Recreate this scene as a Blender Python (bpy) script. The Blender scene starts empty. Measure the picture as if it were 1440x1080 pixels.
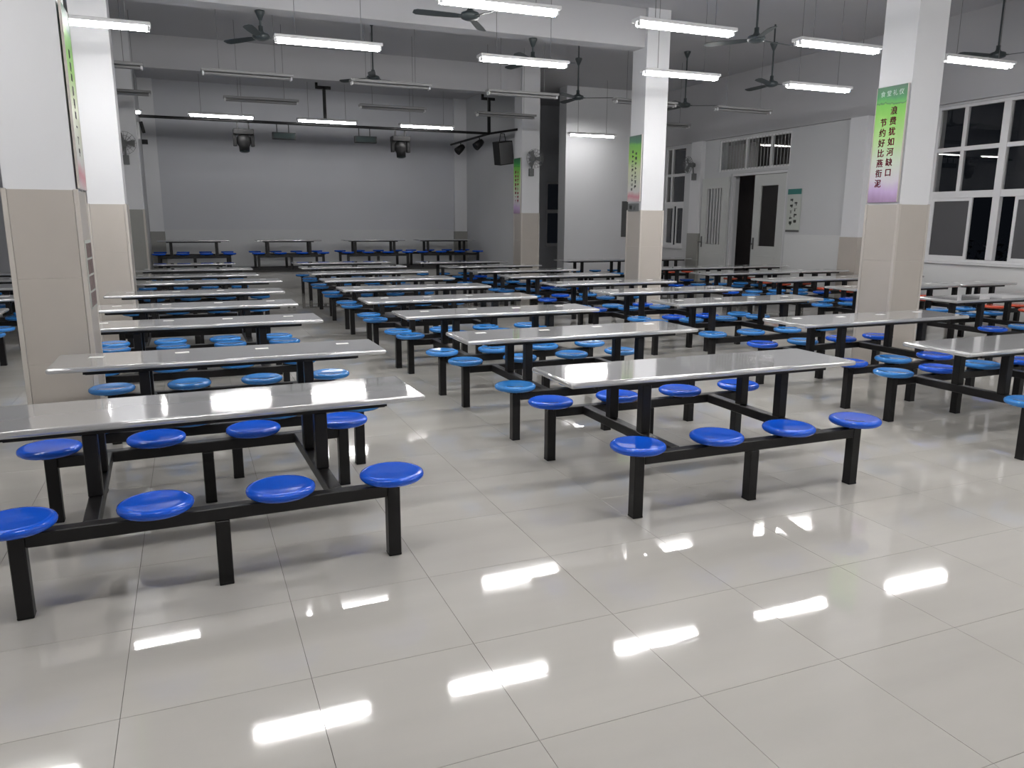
import bpy, bmesh, math, random
from mathutils import Vector, Matrix
random.seed(7)
PI = math.pi
SC = bpy.context.scene
COL = SC.collection

# ------------------------------------------------------------------ camera
F_PX, YAW, PITCH, ROLL, CAM_H = 1084.38, 0.3926, 0.2069, -0.0045, 1.56
fwd = Vector((math.sin(YAW) * math.cos(PITCH), math.cos(YAW) * math.cos(PITCH), -math.sin(PITCH)))
rgt = Vector((math.cos(YAW), -math.sin(YAW), 0))
dwn = fwd.cross(rgt)
rgt2 = rgt * math.cos(ROLL) + dwn * math.sin(ROLL)
dwn2 = dwn * math.cos(ROLL) - rgt * math.sin(ROLL)
camd = bpy.data.cameras.new('camera'); cam = bpy.data.objects.new('camera', camd); COL.objects.link(cam)
camd.sensor_fit = 'HORIZONTAL'; camd.sensor_width = 36.0; camd.lens = 36.0 * F_PX / 1440.0
camd.clip_start = 0.05; camd.clip_end = 200
cam.matrix_world = Matrix(((rgt2.x, -dwn2.x, -fwd.x, 0), (rgt2.y, -dwn2.y, -fwd.y, 0), (rgt2.z, -dwn2.z, -fwd.z, CAM_H), (0, 0, 0, 1)))
SC.camera = cam
def project(p):
    d = Vector(p) - Vector((0, 0, CAM_H)); z = d.dot(fwd)
    if z < 0.05: return None
    return (720 + F_PX * d.dot(rgt2) / z, 540 + F_PX * d.dot(dwn2) / z, z)

# ------------------------------------------------------------------ world, exposure
w = bpy.data.worlds.new('night'); SC.world = w; w.use_nodes = True
w.node_tree.nodes['Background'].inputs[0].default_value = (0.35, 0.42, 0.6, 1)
w.node_tree.nodes['Background'].inputs[1].default_value = 0.006
vs = SC.view_settings
vs.view_transform = 'Standard'; vs.look = 'None'; vs.gamma = 1.0; vs.use_curve_mapping = False
vs.exposure = 0.55
TUBE_POWER = 60.0

# ------------------------------------------------------------------ materials
def lin(c):
    return tuple(((v / 255) / 12.92 if v / 255 <= 0.04045 else ((v / 255 + 0.055) / 1.055) ** 2.4) for v in c) + (1,)
def mat(name, col, rough=0.5, metal=0.0, noise=0.0, nscale=6.0, bump=0.0, bscale=40.0, rvar=0.0, stretch=None, spec=0.5, coat=0.0):
    m = bpy.data.materials.new(name); m.use_nodes = True
    nt = m.node_tree; b = nt.nodes['Principled BSDF']
    b.inputs['Base Color'].default_value = (*col[:3], 1); b.inputs['Roughness'].default_value = rough
    b.inputs['Metallic'].default_value = metal; b.inputs['Specular IOR Level'].default_value = spec
    b.inputs['Coat Weight'].default_value = coat; b.inputs['Coat Roughness'].default_value = 0.08
    src = None
    if noise or bump or rvar:
        tc = nt.nodes.new('ShaderNodeTexCoord'); src = tc.outputs['Object']
        mp = nt.nodes.new('ShaderNodeMapping'); nt.links.new(src, mp.inputs[0]); src = mp.outputs[0]
        if stretch: mp.inputs['Scale'].default_value = stretch
    if noise or rvar:
        n = nt.nodes.new('ShaderNodeTexNoise'); n.inputs['Scale'].default_value = nscale; n.inputs['Detail'].default_value = 5
        nt.links.new(src, n.inputs['Vector'])
        if noise:
            r = nt.nodes.new('ShaderNodeMapRange'); r.inputs[3].default_value = 1 - noise; r.inputs[4].default_value = 1 + noise
            nt.links.new(n.outputs['Fac'], r.inputs[0])
            mx = nt.nodes.new('ShaderNodeVectorMath'); mx.operation = 'SCALE'; mx.inputs[0].default_value = col[:3]
            nt.links.new(r.outputs[0], mx.inputs['Scale']); nt.links.new(mx.outputs[0], b.inputs['Base Color'])
        if rvar:
            r2 = nt.nodes.new('ShaderNodeMapRange'); r2.inputs[1].default_value = 0.3; r2.inputs[2].default_value = 0.7
            r2.inputs[3].default_value = max(0.02, rough - rvar); r2.inputs[4].default_value = rough + rvar
            nt.links.new(n.outputs['Fac'], r2.inputs[0]); nt.links.new(r2.outputs[0], b.inputs['Roughness'])
    if bump:
        n2 = nt.nodes.new('ShaderNodeTexNoise'); n2.inputs['Scale'].default_value = bscale; n2.inputs['Detail'].default_value = 2
        nt.links.new(src, n2.inputs['Vector'])
        bp = nt.nodes.new('ShaderNodeBump'); bp.inputs['Strength'].default_value = bump; bp.inputs['Distance'].default_value = 0.01
        nt.links.new(n2.outputs['Fac'], bp.inputs['Height']); nt.links.new(bp.outputs[0], b.inputs['Normal'])
    return m
def emit(name, col, s):
    m = bpy.data.materials.new(name); m.use_nodes = True; nt = m.node_tree
    nt.nodes.remove(nt.nodes['Principled BSDF']); e = nt.nodes.new('ShaderNodeEmission')
    e.inputs[0].default_value = (*col, 1); e.inputs[1].default_value = s
    nt.links.new(e.outputs[0], nt.nodes['Material Output'].inputs[0]); return m
def glass(name, col=(1, 1, 1), rough=0.0):
    m = bpy.data.materials.new(name); m.use_nodes = True; b = m.node_tree.nodes['Principled BSDF']
    b.inputs['Base Color'].default_value = (*col, 1); b.inputs['Transmission Weight'].default_value = 1
    b.inputs['Roughness'].default_value = rough; b.inputs['IOR'].default_value = 1.45; return m

M = {}
M['paint'] = mat('white_paint', (0.68, 0.685, 0.70), 0.6, noise=0.03, nscale=1.5, bump=0.05, bscale=30)
M['wall'] = mat('wall_paint', (0.56, 0.57, 0.58), 0.65, noise=0.04, nscale=1.2, bump=0.05, bscale=25)
M['backwall'] = mat('blue_grey_wall_paint', (0.52, 0.53, 0.56), 0.65, noise=0.05, nscale=0.6)
M['ceil'] = mat('ceiling_paint', (0.46, 0.46, 0.475), 0.8, noise=0.05, nscale=0.8)
M['dado'] = mat('white_glazed_dado', (0.66, 0.67, 0.67), 0.3, noise=0.03, nscale=2)
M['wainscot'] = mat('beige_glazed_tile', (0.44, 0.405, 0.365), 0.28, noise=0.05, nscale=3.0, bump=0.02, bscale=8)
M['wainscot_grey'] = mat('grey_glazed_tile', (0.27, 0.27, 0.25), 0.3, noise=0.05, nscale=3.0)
M['corner'] = mat('corner_trim_plastic', (0.50, 0.465, 0.425), 0.35, noise=0.03)
M['grout'] = mat('tile_grout', (0.07, 0.065, 0.06), 0.8, noise=0.2, nscale=3)
M['black'] = mat('black_painted_steel', (0.010, 0.0095, 0.010), 0.38, noise=0.2, nscale=5, spec=0.3)
M['royal'] = mat('royal_blue_plastic', (0.004, 0.085, 0.58), 0.10, noise=0.06, nscale=4, spec=0.5)
M['azure'] = mat('azure_plastic', (0.03, 0.19, 0.52), 0.12, noise=0.06, nscale=4, spec=0.5)
M['red'] = mat('orange_red_plastic', (0.55, 0.075, 0.035), 0.22, noise=0.06, nscale=4, coat=0.3)
M['steel'] = mat('brushed_stainless', (0.58, 0.58, 0.585), 0.065, 0.55, noise=0.03, nscale=2.5, rvar=0.02, bump=0.0008, bscale=6)
M['sticker'] = mat('white_paper', (0.8, 0.8, 0.78), 0.5, noise=0.03)
M['alu'] = mat('white_aluminium', (0.66, 0.66, 0.67), 0.35, noise=0.02)
M['tin'] = mat('white_enamel', (0.75, 0.75, 0.76), 0.4, noise=0.02)
M['dull'] = mat('dusty_enamel', (0.30, 0.30, 0.30), 0.6, noise=0.05)  # white enamel of the unlit fixtures, shade of the dark bays put into its colour
M['unlit'] = mat('unlit_tube_glass', (0.3, 0.3, 0.3), 0.4, noise=0.02)
M['lit'] = emit('lit_tube', (1.0, 0.985, 0.97), TUBE_POWER)
M['wire'] = mat('grey_hanger_wire', (0.16, 0.16, 0.16), 0.5, noise=0.1)
M['fan'] = mat('dark_green_grey_enamel', (0.035, 0.045, 0.048), 0.4, noise=0.08)
M['greyplastic'] = mat('grey_plastic', (0.13, 0.135, 0.135), 0.45, noise=0.05)
M['blackplastic'] = mat('black_plastic', (0.007, 0.007, 0.0075), 0.5, noise=0.1, spec=0.25)
M['lens'] = mat('dark_lens', (0.02, 0.03, 0.03), 0.08, noise=0.05)
M['carpet'] = mat('dark_stage_carpet', (0.045, 0.043, 0.042), 0.95, noise=0.2, nscale=30, bump=0.3, bscale=200)
M['riser'] = mat('grey_riser_paint', (0.30, 0.30, 0.29), 0.6, noise=0.06)
M['glass'] = glass('window_glass')
M['bars'] = mat('galvanised_bar', (0.35, 0.36, 0.36), 0.4, noise=0.05)
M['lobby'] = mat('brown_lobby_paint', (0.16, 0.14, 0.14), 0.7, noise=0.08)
M['screen'] = mat('grey_insect_screen', (0.065, 0.065, 0.07), 0.55, noise=0.05, nscale=60)
M['doorpaint'] = mat('pale_door_paint', (0.55, 0.565, 0.55), 0.4, noise=0.03)
M['darkboard'] = mat('dark_grey_board', (0.10, 0.10, 0.10), 0.5, noise=0.08)
M['ink'] = mat('dark_ink', (0.03, 0.035, 0.03), 0.6, noise=0.1)
M['redink'] = mat('crimson_ink', (0.26, 0.006, 0.045), 0.6, noise=0.1)
M['paleink'] = mat('pale_header_ink', (0.55, 0.72, 0.62), 0.6, noise=0.05)
M['teal'] = mat('teal_print', (0.02, 0.16, 0.14), 0.5, noise=0.1)
M['paperprint'] = mat('pale_poster_paper', (0.50, 0.53, 0.49), 0.5, noise=0.05)
M['brown'] = mat('brown_photo_print', (0.16, 0.11, 0.10), 0.35, noise=0.5, nscale=25)
M['leaf'] = mat('dark_leaf', (0.05, 0.055, 0.07), 0.6, noise=0.4, nscale=20)
M['earth'] = mat('dark_ground', (0.05, 0.05, 0.05), 0.9, noise=0.2)

def floor_mat():
    m = mat('polished_porcelain', (0.48, 0.462, 0.428), 0.075)
    nt = m.node_tree; b = nt.nodes['Principled BSDF']
    geo = nt.nodes.new('ShaderNodeNewGeometry')
    n1 = nt.nodes.new('ShaderNodeTexNoise'); n1.inputs['Scale'].default_value = 1.3; n1.inputs['Detail'].default_value = 6
    n2 = nt.nodes.new('ShaderNodeTexNoise'); n2.inputs['Scale'].default_value = 9; n2.inputs['Detail'].default_value = 3
    mp = nt.nodes.new('ShaderNodeMapping'); mp.inputs['Scale'].default_value = (0.5, 2.2, 1)
    nt.links.new(geo.outputs['Position'], mp.inputs[0])
    for n in (n1, n2): nt.links.new(mp.outputs[0], n.inputs['Vector'])
    r = nt.nodes.new('ShaderNodeMapRange'); r.inputs[1].default_value = 0.3; r.inputs[2].default_value = 0.7; r.inputs[3].default_value = 0.93; r.inputs[4].default_value = 1.05
    nt.links.new(n1.outputs['Fac'], r.inputs[0])
    oi = nt.nodes.new('ShaderNodeObjectInfo')
    r3 = nt.nodes.new('ShaderNodeMapRange'); r3.inputs[3].default_value = 0.98; r3.inputs[4].default_value = 1.02
    nt.links.new(oi.outputs['Random'], r3.inputs[0])
    mu = nt.nodes.new('ShaderNodeMath'); mu.operation = 'MULTIPLY'; nt.links.new(r.outputs[0], mu.inputs[0]); nt.links.new(r3.outputs[0], mu.inputs[1])
    sc = nt.nodes.new('ShaderNodeVectorMath'); sc.operation = 'SCALE'; sc.inputs[0].default_value = (0.48, 0.462, 0.428)
    nt.links.new(mu.outputs[0], sc.inputs['Scale']); nt.links.new(sc.outputs[0], b.inputs['Base Color'])
    rr = nt.nodes.new('ShaderNodeMapRange'); rr.inputs[1].default_value = 0.35; rr.inputs[2].default_value = 0.7; rr.inputs[3].default_value = 0.03; rr.inputs[4].default_value = 0.07
    nt.links.new(n1.outputs['Fac'], rr.inputs[0]); nt.links.new(rr.outputs[0], b.inputs['Roughness'])
    bp = nt.nodes.new('ShaderNodeBump'); bp.inputs['Strength'].default_value = 0.011; bp.inputs['Distance'].default_value = 0.01
    nt.links.new(n2.outputs['Fac'], bp.inputs['Height']); nt.links.new(bp.outputs[0], b.inputs['Normal'])
    b.inputs['Specular IOR Level'].default_value = 0.85
    return m
M['floor'] = floor_mat()

# ------------------------------------------------------------------ mesh helpers
class MB:
    def __init__(s): s.v = []; s.f = []; s.smooth = []
    def add(s, vs_, fs, sm=False):
        o = len(s.v); s.v += [tuple(x) for x in vs_]
        for f in fs: s.f.append([i + o for i in f]); s.smooth.append(sm)
        return s
    def box(s, x0, x1, y0, y1, z0, z1):
        return s.add([(x0, y0, z0), (x1, y0, z0), (x1, y1, z0), (x0, y1, z0), (x0, y0, z1), (x1, y0, z1), (x1, y1, z1), (x0, y1, z1)],
                     [(0, 3, 2, 1), (4, 5, 6, 7), (0, 1, 5, 4), (1, 2, 6, 5), (2, 3, 7, 6), (3, 0, 4, 7)])
    def obox(s, c, ax, ay, az, hx, hy, hz):
        c = Vector(c); ax = Vector(ax).normalized() * hx; ay = Vector(ay).normalized() * hy; az = Vector(az).normalized() * hz
        return s.add([c - ax - ay - az, c + ax - ay - az, c + ax + ay - az, c - ax + ay - az, c - ax - ay + az, c + ax - ay + az, c + ax + ay + az, c - ax + ay + az],
                     [(0, 3, 2, 1), (4, 5, 6, 7), (0, 1, 5, 4), (1, 2, 6, 5), (2, 3, 7, 6), (3, 0, 4, 7)])
    def tube(s, a, b, r, n=8, r2=None):
        a = Vector(a); b = Vector(b); d = (b - a).normalized(); r2 = r if r2 is None else r2
        u = d.orthogonal().normalized(); t = d.cross(u); vs_ = []
        for p, rr in ((a, r), (b, r2)):
            for i in range(n):
                an = 2 * PI * i / n; vs_.append(p + (u * math.cos(an) + t * math.sin(an)) * rr)
        s.add(vs_, [(i, (i + 1) % n, n + (i + 1) % n, n + i) for i in range(n)], n > 5)
        s.add(vs_[:n], [tuple(range(n))[::-1]]); return s.add(vs_[n:], [tuple(range(n))])
    def lathe(s, prof, n=24, c=(0, 0, 0), d=(0, 0, 1)):
        d = Vector(d).normalized(); u = d.orthogonal().normalized(); t = d.cross(u); c = Vector(c); vs_ = []; rings = []
        for r, z in prof:
            if r < 1e-6: rings.append([len(vs_)]); vs_.append(c + d * z)
            else:
                k = len(vs_); rings.append(list(range(k, k + n)))
                for i in range(n):
                    an = 2 * PI * i / n; vs_.append(c + d * z + (u * math.cos(an) + t * math.sin(an)) * r)
        fs = []
        for A, B in zip(rings, rings[1:]):
            for i in range(n):
                j = (i + 1) % n
                if len(A) == 1 and len(B) == 1: continue
                if len(A) == 1: fs.append((A[0], B[j], B[i]))
                elif len(B) == 1: fs.append((A[i], A[j], B[0]))
                else: fs.append((A[i], A[j], B[j], B[i]))
        return s.add(vs_, fs, True)
    def mesh(s, name, m, bevel=0.0, seg=2):
        me = bpy.data.meshes.new(name); me.from_pydata(s.v, [], s.f)
        me.polygons.foreach_set('use_smooth', s.smooth); me.update()
        bm = bmesh.new(); bm.from_mesh(me)
        if bevel:
            bmesh.ops.bevel(bm, geom=list(bm.edges), offset=bevel, segments=seg, affect='EDGES', profile=0.5)
        bmesh.ops.recalc_face_normals(bm, faces=bm.faces); bm.to_mesh(me); bm.free()
        if m: me.materials.append(M[m] if isinstance(m, str) else m)
        return me
    def build(s, name, m, parent=None, bevel=0.0, seg=2, loc=None):
        return link(name, s.mesh(name, m, bevel, seg), parent, loc)
def link(name, me, parent=None, loc=None, rotz=None):
    o = bpy.data.objects.new(name, me); COL.objects.link(o)
    if parent: o.parent = parent
    if loc is not None: o.location = loc
    if rotz is not None: o.rotation_euler = (0, 0, rotz)
    return o
def tag(o, label, cat, group=None):
    o['label'] = label; o['category'] = cat
    if group: o['group'] = group
    return o
def thing(name, label, cat, loc=(0, 0, 0), rotz=0.0, group=None):
    o = bpy.data.objects.new(name, None); COL.objects.link(o); o.empty_display_size = 0.2
    o.location = loc; o.rotation_euler = (0, 0, rotz); return tag(o, label, cat, group)
def struct(o): o['kind'] = 'structure'; return o
def sempty(name, loc=(0, 0, 0)):
    o = bpy.data.objects.new(name, None); COL.objects.link(o); o.location = loc; return struct(o)
ORD = ['', 'first', 'second', 'third', 'fourth', 'fifth', 'sixth', 'seventh', 'eighth', 'ninth', 'tenth']

XL, XR, YB, YF, ZC = -5.6, 11.8, 21.2, -4.0, 4.85      # room shell
COLX_R, COLX_L = 6.92, -1.10                            # left faces of the two pillar lines
PW = 0.42
STAGE_Y, STAGE_Z = 19.0, 0.41

# ------------------------------------------------------------------ floor
flo = struct(MB().box(XL - 0.3, XR + 0.3, YF - 0.3, YB + 0.3, -0.15, -0.0085).build('floor', 'grout'))
T, TX0, TY0, GAP = 0.6, -0.315, 1.303, 0.0008
def tile_geo(mb, x, y, x1, y1):
    a = 0.0003
    mb.add([(x, y, -0.009), (x1, y, -0.009), (x1, y1, -0.009), (x, y1, -0.009), (x, y, -a), (x1, y, -a), (x1, y1, -a), (x, y1, -a),
            (x + a, y + a, 0), (x1 - a, y + a, 0), (x1 - a, y1 - a, 0), (x + a, y1 - a, 0)],
           [(0, 1, 5, 4), (1, 2, 6, 5), (2, 3, 7, 6), (3, 0, 4, 7), (4, 5, 9, 8), (5, 6, 10, 9), (6, 7, 11, 10), (7, 4, 8, 11), (8, 9, 10, 11)])
tiles = []
i0, i1 = int((XL - TX0) / T) - 1, int((XR - TX0) / T) + 1
j0, j1 = int((YF - TY0) / T) - 1, int((YB - TY0) / T) + 1
for i in range(i0, i1 + 1):
    for j in range(j0, j1 + 1):
        x, y = TX0 + i * T, TY0 + j * T
        cx0, cx1, cy0, cy1 = max(x, XL), min(x + T, XR), max(y, YF), min(y + T, YB)
        if cx1 - cx0 < 0.02 or cy1 - cy0 < 0.02: continue
        best = 0; ins = False
        for px, py in ((x + .3, y + .3), (x, y), (x + T, y), (x, y + T), (x + T, y + T), (x + .3, y + T)):
            q = project((px, py, 0))
            if q and -5 < q[0] < 1445 and -5 < q[1] < 1085: ins = True; best = max(best, 1 / q[2])
        tiles.append((best if ins else 0, cx0, cx1, cy0, cy1, (cx1 - cx0 > T - 1e-3 and cy1 - cy0 > T - 1e-3)))
tiles.sort(key=lambda t: -t[0])
tm = MB(); tile_geo(tm, -T / 2 + GAP, -T / 2 + GAP, T / 2 - GAP, T / 2 - GAP); tile_me = tm.mesh('floor_tile', 'floor')
rest = MB(); nt_ = 0
for s_, a, b, c, d, full in tiles:
    if s_ > 0 and full and nt_ < 300:
        link('floor_tile', tile_me, flo, ((a + b) / 2, (c + d) / 2, 0)); nt_ += 1
    else: tile_geo(rest, a + GAP, c + GAP, b - GAP, d - GAP)
ro = rest.build('tile_field', 'floor', flo); ro['kind'] = 'stuff'

# ------------------------------------------------------------------ shell
struct(MB().box(XL - 0.3, XR + 0.3, YF - 0.3, YB + 0.3, ZC, ZC + 0.2).build('ceiling', 'ceil'))
def wall_holes(name, axis, p0, p1, u0, u1, holes, m='wall', z1=ZC):
    us = sorted({u0, u1, *[h[0] for h in holes], *[h[1] for h in holes]}); zs = sorted({0.0, z1, *[h[2] for h in holes], *[h[3] for h in holes]})
    mb = MB()
    for a, b in zip(us, us[1:]):
        for c, d in zip(zs, zs[1:]):
            if any(h[0] <= a and b <= h[1] and h[2] <= c and d <= h[3] for h in holes): continue
            if axis == 'x': mb.box(p0, p1, a, b, c, d)
            else: mb.box(a, b, p0, p1, c, d)
    return struct(mb.build(name, m))
W1 = (6.30, 9.86, 0.94, 3.47); W2 = (17.06, 17.96, 0.93, 3.44); DR = (13.34, 15.20, 0.0, 2.68); TRN = (13.30, 15.70, 2.74, 3.46)
W0 = (1.6, 5.6, 0.94, 3.47)
wall_holes('wall_right', 'x', XR, XR + 0.24, YF, YB, [W1, W2, (DR[0], DR[1], 0.0, 2.68), TRN, W0])
W3 = (9.86, 10.56, 0.90, 2.72)
wall_holes('wall_back', 'y', YB, YB + 0.24, XL, XR, [W3], 'backwall')
struct(MB().box(XL - 0.24, XL, YF, YB, 0, ZC).build('wall_left', 'wall'))
struct(MB().box(XL, XR, YF - 0.24, YF, 0, ZC).build('wall_front', 'wall'))
struct(MB().box(7.34, 7.54, 16.62, YB, 0, ZC).build('wall_stage_right', 'wall'))
struct(MB().box(-1.05, -0.84, 16.62, YB, 0, ZC).build('wall_stage_left', 'wall'))
struct(MB().box(8.88, XR, 18.0, 18.4, 0, ZC).build('wall_partition', 'paint'))
tn = [0]
def trim(mb, m, bevel=0.0):
    tn[0] += 1; return struct(mb.build('trim_%d' % tn[0], m, bevel=bevel))
for y in (1.12, 6.15, 11.22, 16.22):                                   # cross beams
    trim(MB().box(XL, COLX_R + PW - 0.02, y + 0.05, y + 0.37, 4.28, ZC), 'ceil')
trim(MB().box(XR - 0.10, XR, YF, 18.0, 3.50, ZC), 'ceil')              # ring beam over the window wall
def dado(y0, y1, z1=1.33): return MB().box(XR - 0.012, XR, y0, y1, 0.0, z1)
trim(dado(11.66, 13.28), 'dado'); trim(MB().box(XR - 0.012, XR, 6.2, 11.18, 0, 0.90), 'dado')
trim(MB().box(-0.84, 7.34, YB - 0.012, YB, STAGE_Z, 1.34), 'wall')
def pilaster(x0, x1, y0, y1, zt, tilem):
    o = struct(MB().box(x0, x1, y0, y1, 0, 3.5 if x1 == XR else ZC).build('trim_%d' % (tn[0] + 1), 'paint')); tn[0] += 1
    e = 0.012; zc = [0, zt / 2, zt]
    for a, b in zip(zc, zc[1:]):
        MB().box(x0 - e, x1 + (0 if x1 == XR else e), y0 - e, y1 + e, a + 0.0015, b - 0.0015).build('wall_tile', tilem, o, bevel=0.002, seg=1)
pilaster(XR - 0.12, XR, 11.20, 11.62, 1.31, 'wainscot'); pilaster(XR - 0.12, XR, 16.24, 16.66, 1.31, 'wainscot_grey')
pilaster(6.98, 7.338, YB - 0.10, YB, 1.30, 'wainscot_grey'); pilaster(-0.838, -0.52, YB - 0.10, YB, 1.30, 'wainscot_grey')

# ------------------------------------------------------------------ windows
def bar(parent, name, axis, p0, p1, a0, a1, z0, z1, m='alu', bev=0.003):
    mb = MB()
    if axis == 'x': mb.box(p0, p1, a0, a1, z0, z1)
    else: mb.box(a0, a1, p0, p1, z0, z1)
    return mb.build(name, m, parent, bevel=bev, seg=1)
def window_big(n, y0, y1, wide, thin, p, sash=()):
    z0, z1 = 0.94, 3.47; o = sempty('window_%d' % n)
    x0, x1 = p + 0.03, p + 0.10
    bar(o, 'window_sill', 'x', p - 0.05, p + 0.24, y0 - 0.03, y1 + 0.03, z0 - 0.035, z0 + 0.002)
    for a, b in ((y0, y0 + 0.05), (y1 - 0.05, y1)): bar(o, 'jamb', 'x', x0, x1, a, b, z0 + 0.002, z1)
    bar(o, 'head', 'x', x0, x1, y0 + 0.05, y1 - 0.05, z1 - 0.05, z1); bar(o, 'bottom_rail', 'x', x0, x1, y0 + 0.05, y1 - 0.05, z0 + 0.002, z0 + 0.05)
    tr = ((2.735, 2.805), (1.985, 2.095))
    ys = sorted([y0 + 0.05, y1 - 0.05] + [v for c, hw in wide for v in (c - hw, c + hw)])
    for c, hw in wide: bar(o, 'mullion', 'x', x0 - 0.012, x1, c - hw, c + hw, z0 + 0.05, z1 - 0.05)
    cells = list(zip(ys[::2], ys[1::2]))
    for a, b in cells:
        for z_, z__ in tr: bar(o, 'transom', 'x', x0, x1, a, b, z_, z__)
        th = [t for t in thin if a < t < b]
        edges = [a] + [v for t in th for v in (t - 0.032, t + 0.032)] + [b]
        for t in th:
            for za, zb in ((2.095, 2.735), (2.805, z1 - 0.05)): bar(o, 'glazing_bar', 'x', x0 + 0.005, x1, t - 0.032, t + 0.032, za, zb)
        for ea, eb in zip(edges[::2], edges[1::2]):
            for za, zb in ((2.095, 2.735), (2.805, z1 - 0.05)):
                MB().box(x0 + 0.03, x0 + 0.036, ea, eb, za, zb).build('pane', 'glass', o)
    for a, b, screen in sash:
        so = MB().box(x0 + 0.01, x0 + 0.04, a, a + 0.05, z0 + 0.05, 1.985).box(x0 + 0.01, x0 + 0.04, b - 0.05, b, z0 + 0.05, 1.985).box(x0 + 0.01, x0 + 0.04, a + 0.05, b - 0.05, z0 + 0.05, z0 + 0.10).box(x0 + 0.01, x0 + 0.04, a + 0.05, b - 0.05, 1.935, 1.985).build('sash', 'alu', o)
        MB().box(x0 + 0.022, x0 + 0.028, a + 0.05, b - 0.05, z0 + 0.10, 1.935).build('insect_screen' if screen else 'pane', 'screen' if screen else 'glass', so)
    return o
window_big(1, W1[0], W1[1], [(8.64, 0.06), (7.42, 0.06)], [9.345, 7.97, 6.9], XR, sash=((9.06, 9.81, True), (7.60, 8.34, True), (6.36, 7.0, True)))
window_big(2, W2[0], W2[1], [], [17.70], XR, sash=((17.10, 17.45, False), (17.55, 17.91, False)))
window_big(3, W0[0], W0[1], [(3.6, 0.06)], [4.3, 2.9], XR, sash=((4.8, 5.55, True), (1.66, 2.4, True)))
o = sempty('window_4'); y0 = YB + 0.04
for a, b in ((W3[0], W3[0] + 0.05), (W3[1] - 0.05, W3[1])): bar(o, 'jamb', 'y', y0, y0 + 0.07, a, b, W3[2], W3[3])
for a, b in ((W3[2], W3[2] + 0.05), (1.83, 1.93), (W3[3] - 0.05, W3[3])): bar(o, 'transom', 'y', y0, y0 + 0.07, W3[0] + 0.05, W3[1] - 0.05, a, b)
for a, b in ((W3[2] + 0.05, 1.83), (1.93, W3[3] - 0.05)): MB().box(W3[0] + 0.05, W3[1] - 0.05, y0 + 0.03, y0 + 0.036, a, b).build('pane', 'glass', o)
bar(o, 'window_sill', 'y', YB - 0.06, YB + 0.03, W3[0] - 0.04, W3[1] + 0.04, W3[2] - 0.04, W3[2] - 0.001)

# transom light over the door, with bars
o = sempty('window_5'); a, b, c, d = TRN; x0, x1 = XR + 0.02, XR + 0.09
for p, q in ((a, a + 0.05), (b - 0.05, b)): bar(o, 'jamb', 'x', x0, x1, p, q, c, d)
for p, q in ((c, c + 0.05), (d - 0.05, d)): bar(o, 'rail', 'x', x0, x1, a + 0.05, b - 0.05, p, q)
gs = [a + 0.05, 13.93, 14.76, b - 0.05]
for t in gs[1:-1]: bar(o, 'mullion', 'x', x0, x1, t - 0.03, t + 0.03, c + 0.05, d - 0.05)
for p, q in ((gs[0], gs[1] - 0.03), (gs[1] + 0.03, gs[2] - 0.03), (gs[2] + 0.03, gs[3])):
    MB().box(x0 + 0.03, x0 + 0.036, p, q, c + 0.05, d - 0.05).build('pane', 'glass', o)
gb = MB().tube((0, 0, c + 0.02), (0, 0, d - 0.02), 0.0055, 8).mesh('security_bar', 'bars')
k = a + 0.10
while k < b - 0.08: link('security_bar', gb, o, (XR + 0.012, k, 0)); k += 0.105

# double door: near leaf shut, far leaf folded back flat on the wall
o = sempty('door_1'); x0, x1 = XR + 0.02, XR + 0.10
bar(o, 'door_frame', 'x', x0, x1, DR[0], DR[0] + 0.05, 0, 2.62); bar(o, 'door_frame', 'x', x0, x1, DR[1] - 0.05, DR[1], 0, 2.62)
bar(o, 'door_head', 'x', x0, x1, DR[0], DR[1], 2.62, 2.68)
def leaf(parent, xa, xb, ya, yb, hand_y, bars):
    g0, g1, z0, z1 = ya + 0.24, yb - 0.22, 1.06, 2.37
    lf = MB().box(xa, xb, ya, g0, 0.01, 2.61).box(xa, xb, g1, yb, 0.01, 2.61).box(xa, xb, g0, g1, 0.01, z0).box(xa, xb, g0, g1, z1, 2.61).build('door_leaf', 'doorpaint', parent)
    MB().box((xa + xb) / 2 - 0.003, (xa + xb) / 2 + 0.003, g0, g1, z0, z1).build('pane', 'glass', lf)
    MB().box(xa - 0.008, xa, ya + 0.2, yb - 0.2, 0.25, 0.85).build('door_panel', 'doorpaint', lf, bevel=0.004, seg=1)
    MB().box(xa - 0.012, xa, hand_y - 0.022, hand_y + 0.022, 0.98, 1.24).box(xa - 0.05, xa - 0.012, hand_y - 0.01, hand_y + 0.01, 1.09, 1.11).box(xa - 0.06, xa - 0.045, hand_y - 0.06, hand_y + 0.06, 1.085, 1.115).build('door_handle', 'darkboard', lf)
    if bars:
        for i in range(5):
            y = g0 + (g1 - g0) * (i + 0.5) / 5
            MB().tube((xa - 0.006, y, z0), (xa - 0.006, y, z1), 0.010, 8).build('security_bar', 'alu', lf)
leaf(o, XR + 0.03, XR + 0.075, DR[0] + 0.05, 14.40, 14.33, False)
leaf(o, XR - 0.075, XR - 0.03, 15.19, 16.20, 16.12, True)
# dim lobby behind the open leaf
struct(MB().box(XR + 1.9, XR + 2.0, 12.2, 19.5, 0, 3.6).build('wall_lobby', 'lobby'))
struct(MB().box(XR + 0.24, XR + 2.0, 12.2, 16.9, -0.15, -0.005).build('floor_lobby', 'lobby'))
struct(MB().box(XR + 0.24, XR + 2.0, 12.2, 19.5, 3.6, 3.7).build('ceiling_lobby', 'lobby'))

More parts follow.
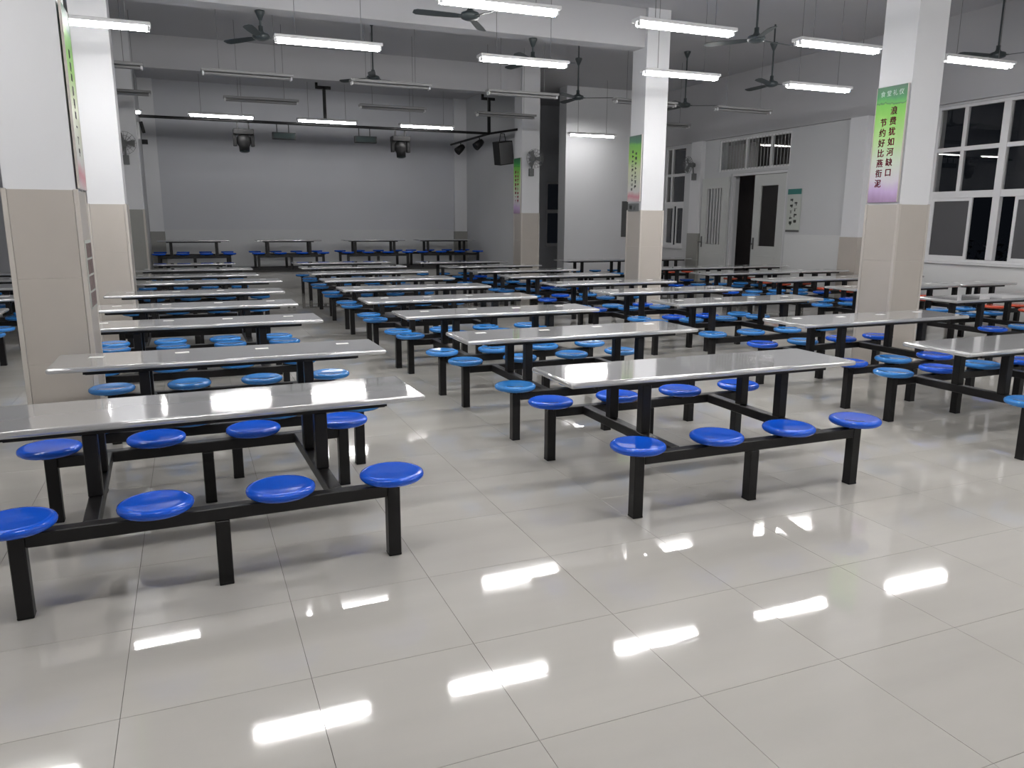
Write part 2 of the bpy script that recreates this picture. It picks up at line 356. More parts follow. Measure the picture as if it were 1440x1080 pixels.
# night garden beyond the window wall
struct(MB().box(XR + 0.3, XR + 14, -8, 26, -0.5, -0.2).build('ground_outside', 'earth'))
sh = thing('shrub', 'dark shrub outside the big window, seen through its open lower gap', 'shrub', (XR + 3.0, 11.2, -0.2))
lm = MB(); rnd = random.Random(3)
for i in range(420):
    an = rnd.uniform(0, 2 * PI); r = rnd.random() ** 0.5 * 0.9; h = 0.35 + rnd.random() * 1.1
    c = Vector((r * math.cos(an), r * math.sin(an), h)); u = Vector((rnd.uniform(-1, 1), rnd.uniform(-1, 1), rnd.uniform(-1, 1))).normalized(); v = u.orthogonal().normalized()
    lm.add([c - u * 0.07, c + v * 0.03, c + u * 0.07, c - v * 0.03], [(0, 1, 2, 3)])
lo = lm.build('foliage', 'leaf', sh); lo['kind'] = 'stuff'
st = MB()
for i in range(6):
    an = i * 1.05; st.tube((0.05 * math.cos(an), 0.05 * math.sin(an), 0), (0.6 * math.cos(an), 0.6 * math.sin(an), 1.1), 0.015, 6)
st.build('stem', 'leaf', sh)

# ------------------------------------------------------------------ stage
st = thing('stage_platform', 'low grey stage with a dark floor covering along the back wall', 'stage', (0, 0, 0))
MB().box(-0.832, 7.332, STAGE_Y, YB - 0.005, 0, STAGE_Z - 0.02).build('riser', 'riser', st)
MB().box(-0.832, 7.332, STAGE_Y - 0.03, YB - 0.113, STAGE_Z - 0.02, STAGE_Z).build('stage_floor', 'carpet', st)

# ------------------------------------------------------------------ pillars
tile_h = [(0.0, 0.58), (0.58, 1.17), (1.17, 1.76)]
pc = {}
def pillar(x, y, label, col_m='wainscot'):
    p = thing('pillar', label, 'pillar', (x, y, 0))
    e = 0.012
    if 'shaft' not in pc:
        pc['shaft'] = MB().box(0, PW, 0, PW, 0, ZC).mesh('shaft', 'paint')
        pc['corner'] = MB().box(-0.016, 0.016, -0.016, 0.016, 0, 1.765).mesh('corner_trim', 'corner', 0.003, 1)
    link('shaft', pc['shaft'], p)
    for cx in (0, PW):
        for cy in (0, PW): link('corner_trim', pc['corner'], p, (cx, cy, 0))
    for i, (a, b) in enumerate(tile_h):
        k = (col_m, i)
        if k not in pc:
            pc[k] = [MB().box(0.018, PW - 0.018, -e, 0, a + 0.0004, b - 0.0004).mesh('wall_tile', col_m, 0.0008, 1), MB().box(-e, 0, 0.018, PW - 0.018, a + 0.0004, b - 0.0004).mesh('wall_tile', col_m, 0.0008, 1)]
        link('wall_tile', pc[k][0], p); link('wall_tile', pc[k][0], p, (0, PW + e, 0))
        link('wall_tile', pc[k][1], p); link('wall_tile', pc[k][1], p, (PW + e, 0, 0))
    return p
RP = [(6.92, 6.12), (6.92, 11.20), (6.92, 16.20)]
LP = [(-1.10, 6.12), (-1.126, 11.20), (-1.14, 16.20)]
pillar(*RP[0], 'white pillar with beige tiled base carrying the green banner with red writing')
pillar(*RP[1], 'white pillar with beige base in the centre, lit lamp crossing its top')
pillar(*RP[2], 'farthest right-hand pillar, beside the stage, with a narrow green banner')
pillar(*LP[0], 'nearest pillar at the left edge, white above beige tiles')
pillar(*LP[1], 'second pillar from the left edge, brightly lit white above beige')
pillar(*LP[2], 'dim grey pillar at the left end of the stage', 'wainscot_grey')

# ------------------------------------------------------------------ canteen tables
TL, TW, TH, BD, SP, SEATZ = 2.04, 0.55, 0.70, 0.55, 0.505, 0.372
R3 = 0.03
seat_prof = [(0, 0), (0.115, 0.002), (0.138, 0.008), (0.148, 0.018), (0.150, 0.028), (0.146, 0.038), (0.134, 0.045), (0.120, 0.045), (0.09, 0.041), (0, 0.039)]
seat_me = {c: MB().lathe(seat_prof, 32).mesh('seat', c) for c in ('royal', 'azure', 'red')}
bracket_me = MB().box(-0.06, 0.06, -0.035, 0.035, -0.014, 0.0).box(-0.025, 0.025, -0.025, 0.025, -0.03, -0.014).mesh('seat_bracket', 'black')
leg_me = MB().box(-R3, R3, -R3, R3, 0.006, 0.356).mesh('leg', 'black', 0.004, 1)
legm_me = MB().box(-R3, R3, -R3, R3, 0.006, 0.297).mesh('leg', 'black', 0.004, 1)
foot_me = MB().box(-R3 - 0.0005, R3 + 0.0005, -R3 - 0.0005, R3 + 0.0005, 0, 0.012).mesh('foot_pad', 'blackplastic', 0.003, 1)
post_me = MB().box(-R3, R3, -R3, R3, 0.357, 0.642).mesh('table_post', 'black', 0.004, 1)
cross_me = MB().box(-R3, R3, -BD + R3, BD - R3, 0.298, 0.357).mesh('cross_beam', 'black', 0.004, 1)
sticker_me = MB().box(-0.043, 0.043, -0.024, 0.024, 0, 0.0012).mesh('sticker', 'sticker')
tcache = {}
def table_meshes(L, n):
    if (L, n) in tcache: return tcache[(L, n)]
    span = SP * (n - 1); hx = span / 2 + 0.0
    d = {}
    bm = MB().box(-L / 2, L / 2, -TW / 2, TW / 2, TH - 0.032, TH); d['top'] = bm.mesh('tabletop', 'steel', 0.0145, 5)
    b2 = bmesh.new(); b2.from_mesh(d['top'])
    bmesh.ops.inset_individual(b2, faces=[f for f in b2.faces if f.calc_area() > 0.015 and abs(f.normal.z) > 0.9], thickness=0.0006)
    for f in b2.faces: f.smooth = True
    b2.to_mesh(d['top']); b2.free()
    a, b, t = L / 2 - 0.20, TW / 2 - 0.07, 0.015
    d['apron'] = MB().box(-a, a, -b - t, -b + t, 0.643, 0.667).box(-a, a, b - t, b + t, 0.643, 0.667).box(-a - t, -a + t, -b, b, 0.643, 0.667).box(a - t, a + t, -b, b, 0.643, 0.667).mesh('underframe', 'black')
    d['beam'] = MB().box(-hx + R3, hx - R3, -R3, R3, 0.298, 0.357).mesh('bench_beam', 'black', 0.004, 1)
    d['hx'] = hx; tcache[(L, n)] = d; return d
def canteen_table(x, y, label, z=0.0, rot=0.0, L=TL, n=4, colour='azure', stickers=False, group='canteen tables with fixed stools', other=None):
    t = thing('canteen_table', label, 'table', (x, y, z), rot, group); d = table_meshes(L, n); hx = d['hx']
    top = link('tabletop', d['top'], t); link('underframe', d['apron'], top)
    cxs = (-0.5, 0.5) if n == 4 else (-hx * 0.62, hx * 0.62)
    for cx in cxs:
        link('cross_beam', cross_me, t, (cx, 0, 0))
        for py in (-0.185, 0.185): link('table_post', post_me, t, (cx, py, 0))
    if stickers:
        for i in range(n): link('sticker', sticker_me, top, (-hx + SP * i + random.uniform(-.03, .03), 0.10 + random.uniform(-.03, .03), TH), random.uniform(-.1, .1))
    for sy in (-BD, BD):
        link('bench_beam', d['beam'], t, (0, sy, 0))
        for lx in ((-hx, 0, hx) if n == 4 else (-hx, hx)):
            lg = link('leg', leg_me if lx else legm_me, t, (lx, sy, 0)); link('foot_pad', foot_me, lg)
        for i in range(n):
            c = colour
            if other and random.random() < other[1]: c = other[0]
            s = link('seat', seat_me[c], t, (-hx + SP * i, sy, SEATZ), random.uniform(0, 3)); link('seat_bracket', bracket_me, s)
    return t
def rows(line, data, colour='azure', other=None, **kw):
    for i, (x, y, r) in enumerate(data):
        nth = ORD[i + 1] + ' from the front' if i else 'nearest'
        col = 'royal' if (i == 0 and line in LINE1) else colour
        cn = {'royal': 'royal blue', 'azure': 'azure', 'red': 'orange-red'}[col]
        if i == len(data) - 1: nth = 'farthest'
        canteen_table(x, y, 'steel-topped table with %s stools, %s %s' % (cn, nth, line), rot=r, colour=col, stickers=0 < i < 8, other=other if col != 'royal' else None, **({'L': 1.56} if y == 17.36 else kw))
LINE1 = ('in the line along the left pillars', 'in the middle line')
rows('in the line along the left pillars', [(0.03, 3.94, 0.03), (0.185, 5.43, 0.0), (0.05, 7.27, 0), (0.02, 8.75, 0), (0.06, 10.36, 0), (0.225, 12.18, 0), (0.02, 13.70, 0), (0.05, 15.40, 0), (0.09, 17.36, 0)])
rows('in the middle line', [(2.89, 3.935, -0.005), (2.865, 5.58, 0), (2.82, 7.20, 0), (2.78, 8.66, 0), (2.81, 10.28, 0), (2.84, 11.95, 0), (2.90, 13.66, 0), (2.96, 15.36, 0), (3.03, 17.02, 0)])
rows('in the line left of bannered pillar', [(5.88, 3.87, 0), (5.90, 5.44, 0), (5.86, 7.28, 0), (5.83, 8.71, 0), (5.78, 10.17, 0), (5.78, 11.86, 0), (5.72, 13.26, 0), (5.68, 14.86, 0), (5.62, 16.55, 0)], other=('royal', 0.15))
rows('in the line right of bannered pillar', [(9.12, 6.50, 0), (9.25, 8.13, 0), (9.30, 9.76, 0), (9.30, 11.40, 0), (9.30, 13.02, 0), (9.0, 16.45, 0)], other=('royal', 0.3))
rows('in the line under the windows', [(10.95, 6.55, 0), (10.95, 8.18, 0), (10.95, 9.80, 0), (10.95, 11.44, 0), (10.95, 13.06, 0), (10.98, 16.50, 0)], colour='red', L=1.16, n=2)
rows('in the line behind the left pillars', [(-2.72, 8.75, 0), (-2.72, 10.35, 0), (-2.72, 11.95, 0), (-2.72, 13.55, 0), (-2.72, 15.15, 0)])
for i, (x, nm) in enumerate(((0.12, 'leftmost'), (2.28, 'second from the left'), (4.40, 'third from the left'), (6.30, 'rightmost'))):
    canteen_table(x, 20.0, 'short-topped table with dark blue stools on the stage, %s of four' % nm, z=STAGE_Z, L=1.56, colour='royal', group='tables on the stage')

# ------------------------------------------------------------------ tube lights
LL = 1.2
lcache = {}
def light_meshes():
    d = lcache
    d['housing'] = MB().box(-0.02, LL + 0.02, -0.085, 0.085, 0.024, 0.062).mesh('housing', 'tin', 0.006, 1)
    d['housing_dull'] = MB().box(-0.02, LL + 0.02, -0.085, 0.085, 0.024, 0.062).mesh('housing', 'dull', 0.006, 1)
    for k in ('lit', 'unlit'): d[k] = MB().tube((0.02, 0, 0), (LL - 0.02, 0, 0), 0.017, 10).mesh('tube', k)
    d['socket'] = MB().box(-0.012, 0.012, -0.018, 0.018, -0.02, 0.024).mesh('socket', 'tin', 0.003, 1)
    d['wire'] = MB().tube((0, 0, 0.062), (0, 0, ZC - 3.57), 0.004, 6).mesh('hanging_wire', 'wire')
light_meshes()
def tube_light(x, y, label, lit=True, rot=0.0, z=3.57, twin=True):
    t = thing('tube_light', label, 'ceiling light', (x, y, z), rot, ('lit twin-tube lights' if twin else 'lit single-tube lights') if lit else 'unlit twin-tube lights')
    link('housing', lcache['housing' if lit else 'housing_dull'], t)
    for sy in ((-0.035, 0.035) if twin else (0.0,)):
        link('tube', lcache['lit' if lit else 'unlit'], t, (0, sy, 0))
        for sx in (0.006, LL - 0.006): link('socket', lcache['socket'], t, (sx, sy, 0))
    for sx in (0.22, LL - 0.22): link('hanging_wire', lcache['wire'], t, (sx, 0, 0))
def light_row(xs, y, where, lit=True, twin=True):
    for i, x in enumerate(xs):
        p = 'leftmost' if i == 0 else ('rightmost' if i == len(xs) - 1 else ORD[i + 1] + ' from the left')
        tube_light(x, y + random.uniform(-0.03, 0.03), '%s %s-tube light, %s in the %s' % ('glowing' if lit else 'unlit', 'twin' if twin else 'single', p, where), lit, random.uniform(-0.012, 0.012), twin=twin)
light_row([-1.95, 0.24, 2.33, 4.46, 6.60, 8.88], 7.45, 'nearest visible row')
light_row([-1.42, 1.09, 3.58, 5.95, 8.45], 9.72, 'second visible row')
light_row([-1.85, 0.20, 2.26, 4.40, 8.47], 17.0, 'far row before the stage', twin=False)
light_row([-1.6, 0.36, 2.42, 4.60, 6.9, 9.0], 12.15, 'nearer dark row', False)
light_row([-1.6, 0.75, 3.05, 5.3, 8.9], 14.6, 'farther dark row', False)
light_row([-2.7, 1.6, 3.8], 4.70, 'overhead row above the front tables')  # unseen lamps, added to brighten the foreground and the near pillars
light_row([-3.0, -0.6, 1.8, 4.2, 6.6, 9.0], 2.4, 'overhead row out of view')  # lamps outside the frame, added because the foreground needs their light
light_row([4.2, 6.6, 9.0], 0.1, 'row behind, out of view')  # added out of frame to light the front of the bannered pillar

# ------------------------------------------------------------------ ceiling fans
blade_me = MB()
prof = [(0.10, -0.035, 0.035), (0.20, -0.05, 0.05), (0.45, -0.062, 0.058), (0.62, -0.06, 0.055), (0.66, -0.03, 0.03)]
vs_ = []; fs_ = []
for x, a, b in prof:
    for y in (a, b):
        for dz in (0.003, -0.003): vs_.append((x, y, y * 0.22 + dz))
for i in range(len(prof) - 1):
    k = i * 4; fs_ += [(k, k + 4, k + 6, k + 2), (k + 1, k + 3, k + 7, k + 5), (k, k + 1, k + 5, k + 4), (k + 2, k + 6, k + 7, k + 3)]
fs_ += [(0, 2, 3, 1), (16, 17, 19, 18)]
blade_me = MB().add(vs_, fs_).box(0.05, 0.14, -0.014, 0.014, -0.006, 0.008).mesh('blade', 'fan')
motor_me = MB().lathe([(0, -0.05), (0.05, -0.048), (0.10, -0.03), (0.115, 0.0), (0.10, 0.03), (0.045, 0.05), (0.03, 0.075), (0.03, 0.13), (0, 0.13)], 20).mesh('motor', 'fan')
canopy_me = MB().lathe([(0, 0), (0.02, 0), (0.065, 0.10), (0.065, 0.12), (0, 0.12)], 16).mesh('canopy', 'fan')
def ceiling_fan(x, y, z, ztop, ang, label, cz=None):
    t = thing('ceiling_fan', label, 'ceiling fan', (x, y, z), 0, 'dark ceiling fans')
    link('motor', motor_me, t)
    MB().tube((0, 0, 0.12), (0, 0, ztop - z), 0.014, 8).build('downrod', 'fan', t)
    link('canopy', canopy_me, t, (0, 0, (cz if cz else ztop - 0.12) - z))
    for k in range(3): link('blade', blade_me, t, (0, 0, -0.01), math.radians(ang + 120 * k))
ceiling_fan(1.10, 11.43, 3.96, 4.28, -110, 'dark ceiling fan on a short rod, left of a second-row lamp')
ceiling_fan(5.05, 11.43, 3.96, 4.28, -15, 'dark ceiling fan on a short rod half hidden behind a lamp')
ceiling_fan(6.95, 13.62, 3.85, ZC, -28, 'dark ceiling fan left of the centre pillar, hanging on a long rod', 4.42)
ceiling_fan(9.33, 13.61, 3.85, ZC, -26, 'dark ceiling fan right of the centre pillar, above the door')
ceiling_fan(6.85, 8.50, 3.85, ZC, -112, 'biggest-looking ceiling fan, nearest between two rows of lamps')
ceiling_fan(9.45, 11.25, 3.90, ZC, -30, 'dark ceiling fan just left of the rightmost second-row lamp', 4.44)
ceiling_fan(3.15, 8.90, 3.85, ZC, 178, 'ceiling fan partly hidden behind the brightest top lamp')
ceiling_fan(3.08, 13.60, 3.92, ZC, 15, 'small distant ceiling fan below a lamp in the middle')
ceiling_fan(-1.10, 13.60, 3.90, ZC, 12, 'ceiling fan behind the second left pillar, one blade showing')
ceiling_fan(11.0, 8.30, 3.95, ZC, 170, 'ceiling fan at the right edge, only a blade tip in view')

# ------------------------------------------------------------------ wall fans
cage_me = MB()
for k in range(3):
    r = (0.06, 0.13, 0.20)[k]
    for i in range(16):
        a, b = 2 * PI * i / 16, 2 * PI * (i + 1) / 16
        cage_me.tube((r * math.cos(a), -0.09 + 0.02 * (k == 2), r * math.sin(a)), (r * math.cos(b), -0.09 + 0.02 * (k == 2), r * math.sin(b)), 0.004, 4)
for i in range(16):
    a = 2 * PI * i / 16
    cage_me.tube((0.03 * math.cos(a), -0.095, 0.03 * math.sin(a)), (0.2 * math.cos(a), -0.07, 0.2 * math.sin(a)), 0.003, 4)
    cage_me.tube((0.2 * math.cos(a), -0.07, 0.2 * math.sin(a)), (0.06 * math.cos(a), 0.02, 0.06 * math.sin(a)), 0.003, 4)
cage_me = cage_me.mesh('cage', 'greyplastic')
wf_motor = MB().tube((0, -0.03, 0), (0, 0.12, 0), 0.055, 14).mesh('motor', 'greyplastic')
wf_arm = MB().tube((0, 0.08, 0), (0, 0.10, -0.22), 0.018, 8).box(-0.05, 0.05, 0.085, 0.165, -0.36, -0.20).mesh('bracket', 'greyplastic')
wf_blade = MB().add([(0.03, -0.05, -0.02), (0.17, -0.055, -0.07), (0.18, -0.03, 0.06), (0.03, -0.03, 0.03), (0.03, -0.046, -0.02), (0.17, -0.051, -0.07), (0.18, -0.026, 0.06), (0.03, -0.026, 0.03)],
                     [(0, 1, 2, 3), (4, 7, 6, 5), (0, 4, 5, 1), (1, 5, 6, 2), (2, 6, 7, 3), (3, 7, 4, 0)]).mesh('blade', 'greyplastic')
def wall_fan(p, rotz, label):
    t = thing('wall_fan', label, 'wall fan', p, rotz, 'grey wall fans')
    link('cage', cage_me, t); link('motor', wf_motor, t); link('bracket', wf_arm, t)
    for k in range(3):
        b = link('blade', wf_blade, t); b.rotation_euler = (0, 2 * PI * k / 3, 0)
wall_fan((7.13, 16.20 - 0.165, 2.92), 0, 'grey wall fan on the pillar beside the stage')
wall_fan((-0.93, 16.20 - 0.165, 2.92), 0, 'grey wall fan on the dim pillar at left')
wall_fan((XR - 0.12 - 0.165, 16.45, 2.95), -PI / 2, 'grey wall fan high beside the double door')

# ------------------------------------------------------------------ stage lighting rig
rig = thing('lighting_rig', 'black pipe frame hung before the stage carrying the stage lights', 'pipe rig', (0, 0, 0))
PY, PZ = 17.5, 3.57
MB().tube((-0.72, PY, PZ), (6.66, PY, PZ), 0.03, 10).build('pipe', 'blackplastic', rig)
MB().tube((6.66, PY, PZ), (6.93, 16.45, PZ), 0.026, 10).build('pipe', 'blackplastic', rig)
MB().tube((6.66, PY, PZ), (6.66, 20.4, PZ), 0.026, 10).build('pipe', 'blackplastic', rig)
for hx_ in (2.90, 6.64):
    MB().box(hx_ - 0.03, hx_ + 0.03, PY - 0.03, PY + 0.03, PZ, 4.34).build('hanger', 'blackplastic', rig)
    MB().box(hx_ - 0.18, hx_ + 0.14, PY - 0.03, PY + 0.03, 4.30, 4.36).build('hanger_arm', 'blackplastic', rig)
    MB().box(hx_ - 0.18, hx_ - 0.13, PY - 0.025, PY + 0.025, 4.36, ZC).build('hanger', 'blackplastic', rig)
def moving_head(x, y, z, label):
    t = thing('stage_light', label, 'stage light', (x, y, z), 0, 'moving head stage lights')
    for sx in (-0.11, 0.11): MB().box(sx - 0.012, sx + 0.012, -0.02, 0.02, -0.16, -0.031).build('clamp', 'blackplastic', t)
    MB().box(-0.2, 0.2, -0.13, 0.13, -0.27, -0.16).build('base', 'blackplastic', t, bevel=0.012)
    for sx in (-0.175, 0.175): MB().box(sx - 0.035, sx + 0.035, -0.06, 0.06, -0.50, -0.27).build('yoke_arm', 'blackplastic', t, bevel=0.01)
    hd = MB().lathe([(0, 0.0), (0.10, 0.0), (0.14, -0.04), (0.14, -0.16), (0.105, -0.22), (0.10, -0.32), (0, -0.32)], 20, (0, 0.02, -0.29), (0, 0.25, 1)).build('lamp_head', 'blackplastic', t)
    MB().lathe([(0, 0), (0.085, 0), (0.085, -0.012), (0, -0.02)], 20, (0, -0.06, -0.60), (0, 0.25, 1)).build('lens', 'lens', hd)
moving_head(1.22, PY, PZ, 'left of two black moving-head lights hanging from the pipe')
moving_head(4.53, PY, PZ, 'right of two black moving-head lights hanging from the pipe')
def flood(x, y, z, label):
    t = thing('flood_light', label, 'stage light', (x, y, z), 0, 'flat black flood lights')
    for sx in (-0.14, 0.10): MB().tube((sx, 0, -0.031), (sx, 0, -0.19), 0.010, 6).build('hanger', 'blackplastic', t)
    MB().box(-0.24, 0.24, -0.06, 0.06, -0.33, -0.19).build('body', 'blackplastic', t, bevel=0.008)
    MB().box(-0.21, 0.21, -0.066, -0.06, -0.31, -0.21).build('front_lens', 'lens', t)
flood(2.03, PY, PZ, 'flat black flood light right of the left moving-head light'); flood(3.75, PY, PZ, 'flat black flood light left of the right moving-head light')
def par(x, y, z, label):
    t = thing('spot_light', label, 'stage light', (x, y, z), 0, 'small black spotlights')
    MB().tube((0, 0, -0.028), (0, 0, -0.12), 0.012, 6).build('clamp', 'blackplastic', t)
    b = MB().lathe([(0, 0.12), (0.06, 0.10), (0.085, 0.02), (0.10, -0.14), (0.09, -0.14), (0.0, -0.08)], 18, (0, 0, -0.16), (0.75, 0.1, 0.6)).build('can', 'blackplastic', t)
par(6.66, 18.2, PZ, 'small black spotlight nearest the rig corner'); par(6.66, 19.6, PZ, 'small black spotlight farther along the side pipe')
sp = thing('loudspeaker', 'black loudspeaker tilted on a loop bracket under the rig corner', 'loudspeaker', (6.80, 17.05, PZ), 0.1)
MB().tube((-0.08, 0, -0.22), (-0.05, 0, -0.04), 0.009, 6).tube((-0.05, 0, -0.04), (0.05, 0, -0.04), 0.009, 6).tube((0.05, 0, -0.04), (0.08, 0, -0.22), 0.009, 6).build('bracket', 'blackplastic', sp)
sb = MB().obox((0.02, 0, -0.46), (1, 0, 0.16), (0, 1, 0.1), (-0.16, -0.1, 1), 0.185, 0.15, 0.255).build('cabinet', 'blackplastic', sp, bevel=0.01)
MB().obox((0.02, -0.148, -0.475), (1, 0, 0.16), (0, 1, 0.1), (-0.16, -0.1, 1), 0.165, 0.006, 0.235).build('grille', 'darkboard', sb)
sp = thing('wall_speaker', 'small pale and black speaker on the left pillar before the stage', 'loudspeaker', (-0.66, 16.55, 3.10), 0)
MB().box(-0.055, -0.02, -0.02, 0.02, -0.05, 0.25).build('bracket', 'tin', sp); MB().obox((0.03, 0, 0.16), (1, 0, 0.2), (0, 1, 0), (-0.2, 0, 1), 0.03, 0.06, 0.10).build('cabinet', 'blackplastic', sp, bevel=0.008)
MB().obox((0.05, 0, -0.10), (1, 0, 0), (0, 1, 0), (0, 0, 1), 0.05, 0.05, 0.04).build('lamp', 'blackplastic', sp)

# ------------------------------------------------------------------ banners and signs
def banner_mat(name, stops, wavy=True):
    m = bpy.data.materials.new(name); m.use_nodes = True; nt = m.node_tree; b = nt.nodes['Principled BSDF']; b.inputs['Roughness'].default_value = 0.4
    tc = nt.nodes.new('ShaderNodeTexCoord'); sp_ = nt.nodes.new('ShaderNodeSeparateXYZ'); nt.links.new(tc.outputs['Generated'], sp_.inputs[0])
    n = nt.nodes.new('ShaderNodeTexNoise'); n.inputs['Scale'].default_value = 9; n.inputs['Detail'].default_value = 4; nt.links.new(tc.outputs['Generated'], n.inputs['Vector'])
    sn = nt.nodes.new('ShaderNodeMath'); sn.operation = 'SINE'; m1 = nt.nodes.new('ShaderNodeMath'); m1.operation = 'MULTIPLY'; m1.inputs[1].default_value = 6.0
    nt.links.new(sp_.outputs['Y'], m1.inputs[0]); nt.links.new(m1.outputs[0], sn.inputs[0])
    m2 = nt.nodes.new('ShaderNodeMath'); m2.operation = 'MULTIPLY_ADD'; m2.inputs[1].default_value = 0.012; nt.links.new(sn.outputs[0], m2.inputs[0]); nt.links.new(sp_.outputs['Z'], m2.inputs[2])
    m3 = nt.nodes.new('ShaderNodeMath'); m3.operation = 'MULTIPLY_ADD'; m3.inputs[1].default_value = 0.05; nt.links.new(n.outputs['Fac'], m3.inputs[0]); nt.links.new(m2.outputs[0], m3.inputs[2])
    sb_ = nt.nodes.new('ShaderNodeMath'); sb_.operation = 'SUBTRACT'; sb_.inputs[1].default_value = 0.025; nt.links.new(m3.outputs[0], sb_.inputs[0])
    cr = nt.nodes.new('ShaderNodeValToRGB'); nt.links.new(sb_.outputs[0], cr.inputs[0])
    el = cr.color_ramp.elements
    for i, (p, c) in enumerate(stops):
        e = el[i] if i < 2 else el.new(p)
        e.position = p; e.color = lin(c)
    nt.links.new(cr.outputs[0], b.inputs['Base Color']); return m
B1 = banner_mat('printed_banner', [(0.0, (150, 125, 155)), (0.10, (190, 165, 205)), (0.19, (206, 200, 208)), (0.36, (200, 210, 192)), (0.55, (170, 208, 135)), (0.75, (125, 192, 75)), (0.845, (100, 180, 55)), (0.85, (30, 80, 40)), (0.862, (70, 165, 60)), (0.91, (30, 125, 60)), (1.0, (20, 90, 55))])
B2 = banner_mat('printed_banner_two', [(0.0, (200, 190, 190)), (0.08, (195, 130, 140)), (0.16, (200, 200, 196)), (0.5, (190, 200, 160)), (0.68, (130, 190, 60)), (0.86, (90, 165, 50)), (0.9, (35, 110, 70)), (1.0, (20, 80, 60))])
def text_mesh(s, size, m, off=0.0):
    cu = bpy.data.curves.new('lettering', 'FONT'); cu.body = s; cu.size = size; cu.align_x = 'CENTER'; cu.align_y = 'CENTER'; cu.extrude = 0.0006
    ob = bpy.data.objects.new('lettering', cu); COL.objects.link(ob)
    dg = bpy.context.evaluated_depsgraph_get(); me = bpy.data.meshes.new_from_object(ob.evaluated_get(dg)); me.name = 'lettering'
    bpy.data.objects.remove(ob); bpy.data.curves.remove(cu); me.materials.clear(); me.materials.append(M[m])
    if off:
        bm = bmesh.new()
        for dx, dy in ((0, 0), (off, 0), (-off, 0), (0, off * 0.6), (0, -off * 0.6)):
            k = len(bm.verts); bm.from_mesh(me); bm.verts.ensure_lookup_table()
            for v in bm.verts[k:]: v.co.x += dx; v.co.y += dy
        bm.to_mesh(me); bm.free()
    return me
FACE_MX = Matrix(((0, 0, -1, 0), (-1, 0, 0, 0), (0, 1, 0, 0), (0, 0, 0, 1)))     # reads towards -X
def letters(parent, chars, y, z0, dz, size, m, x=-0.007, off=0.0024, horiz=False):
    for i, ch in enumerate(chars):
        o = link('lettering', text_mesh(ch, size, m, off), parent)
        p = (x, y - i * dz, z0) if horiz else (x, y, z0 - i * dz)
        o.matrix_local = Matrix.Translation(p) @ FACE_MX
def banner(px, py, z0, z1, mat_, label, side=-1):
    t = thing('banner', label, 'banner', (px, py, (z0 + z1) / 2)); h = (z1 - z0) / 2
    me = MB().box(-0.006, 0.006, -0.195, 0.195, -h, h).mesh('sheet', mat_); link('sheet', me, t)
    for sy in (-1, 1): MB().box(-0.008, 0.008, sy * 0.195 - 0.004, sy * 0.195 + 0.004, -h, h).build('edging', 'corner', t)
    return t
t = banner(6.92 - 0.020, 6.33, 1.785, 2.965, B1, 'green banner with two columns of red Chinese characters on the right-hand pillar')
letters(t, '浪费犹如河缺口', -0.045, 0.335, 0.104, 0.088, 'redink'); letters(t, '节约好比燕衔泥', 0.075, 0.225, 0.104, 0.088, 'redink')
letters(t, '食堂礼仪', 0.115, 0.515, 0.078, 0.062, 'paleink', off=0.0, horiz=True)
def marks(parent, y, z0, n, dz, size, m):
    rr = random.Random(n * 7 + int(y * 100))
    mb = MB()
    for i in range(n):
        zc_ = z0 - i * dz
        for k in range(4):
            if rr.random() < 0.5: mb.box(-0.0078, -0.0062, y - size / 2, y + size / 2, zc_ + rr.uniform(-.4, .4) * size, zc_ + rr.uniform(-.4, .4) * size + 0.010)
            else:
                yy = y + rr.uniform(-.4, .4) * size; mb.box(-0.0078, -0.0062, yy, yy + 0.010, zc_ - size / 2, zc_ + size * rr.uniform(0, .5))
    mb.build('lettering', m, parent)['kind'] = 'stuff'
t = banner(6.92 - 0.020, 11.41, 1.90, 2.955, B2, 'green banner with dark writing on the centre pillar')
marks(t, -0.04, 0.24, 8, 0.075, 0.05, 'ink'); marks(t, 0.06, 0.28, 9, 0.075, 0.05, 'ink')
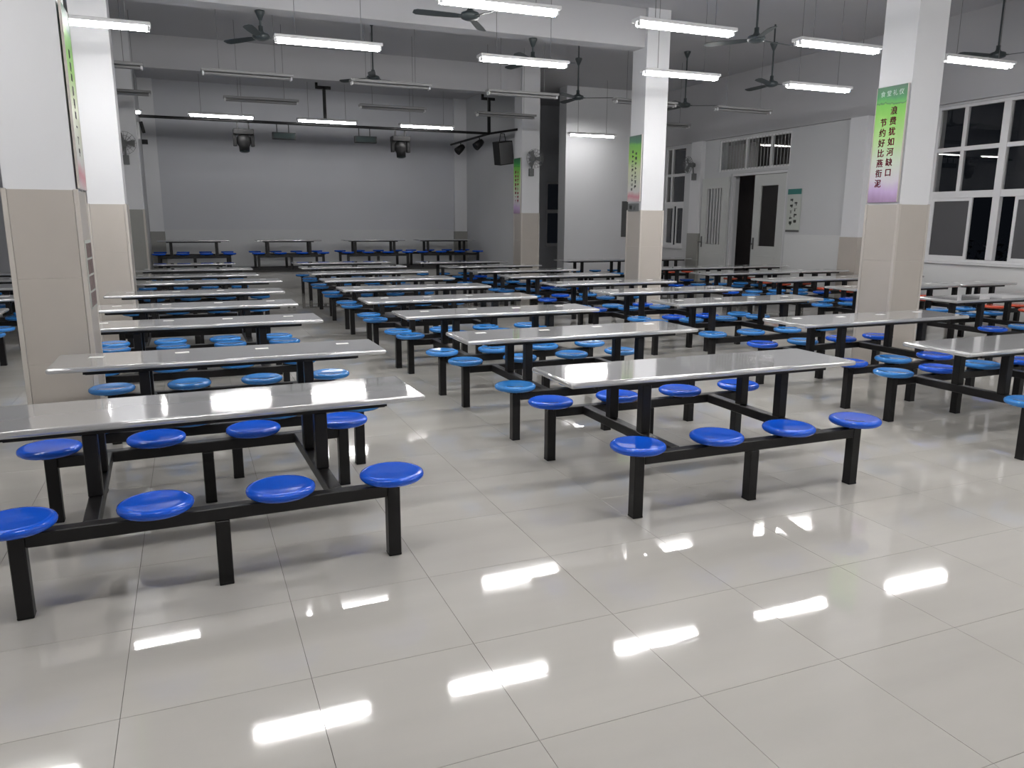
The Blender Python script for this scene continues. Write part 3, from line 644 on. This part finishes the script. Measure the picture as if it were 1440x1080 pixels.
s_ = thing('plaque', 'small grey plaque under the banner of the centre pillar', 'sign', (6.92 - 0.018, 11.41, 1.81)); MB().box(-0.006, 0.006, -0.17, 0.17, -0.065, 0.065).build('plate', 'greyplastic', s_, bevel=0.003, seg=1)
marks(s_, 0.08, 0.0, 1, 0.05, 0.08, 'ink'); marks(s_, -0.05, 0.0, 1, 0.05, 0.09, 'ink')
t = banner(6.92 - 0.020, 16.41, 1.75, 2.95, B1, 'narrow-looking green banner with red writing on the pillar beside the stage')
marks(t, -0.055, 0.30, 8, 0.09, 0.07, 'redink'); marks(t, 0.075, 0.30, 8, 0.09, 0.07, 'redink')
t = banner(-1.10 + PW + 0.020, 6.33, 1.77, 2.96, B2, 'green banner seen edge-on on the nearest left pillar')
t.rotation_euler = (0, 0, PI); marks(t, 0.0, 0.3, 9, 0.08, 0.06, 'ink')
t = thing('notice_sheet', 'strip of brown photo notices below the edge-on banner on the left pillar', 'notice', (-1.10 + PW + 0.016, 6.34, 1.18))
MB().box(-0.003, 0.002, -0.16, 0.16, -0.24, 0.24).build('backing_sheet', 'paperprint', t)
for i in range(4):
    for sy in (-0.08, 0.08): MB().box(0.002, 0.0035, sy - 0.07, sy + 0.07, -0.225 + i * 0.115, -0.225 + i * 0.115 + 0.10).build('photo', 'brown', t)
t = thing('wall_poster', 'pale wall poster with dark calligraphy and teal top, right of the door', 'poster', (XR - 0.019, 13.06, 1.825))
MB().box(-0.006, 0.006, -0.20, 0.20, -0.44, 0.44).build('sheet', 'paperprint', t); MB().box(-0.0075, -0.006, -0.20, 0.20, 0.33, 0.44).build('header_band', 'teal', t)
MB().box(-0.0075, -0.006, -0.20, 0.20, -0.44, -0.40).build('footer_band', 'darkboard', t)
marks(t, -0.06, 0.14, 4, 0.12, 0.08, 'ink'); marks(t, 0.07, 0.22, 5, 0.12, 0.08, 'ink')
t = thing('notice_board', 'narrow dark grey board on the lit white partition wall', 'board', (10.66, 17.985, 1.65))
MB().box(-0.13, 0.13, -0.012, 0.012, -0.455, 0.455).build('panel', 'darkboard', t, bevel=0.004, seg=1)
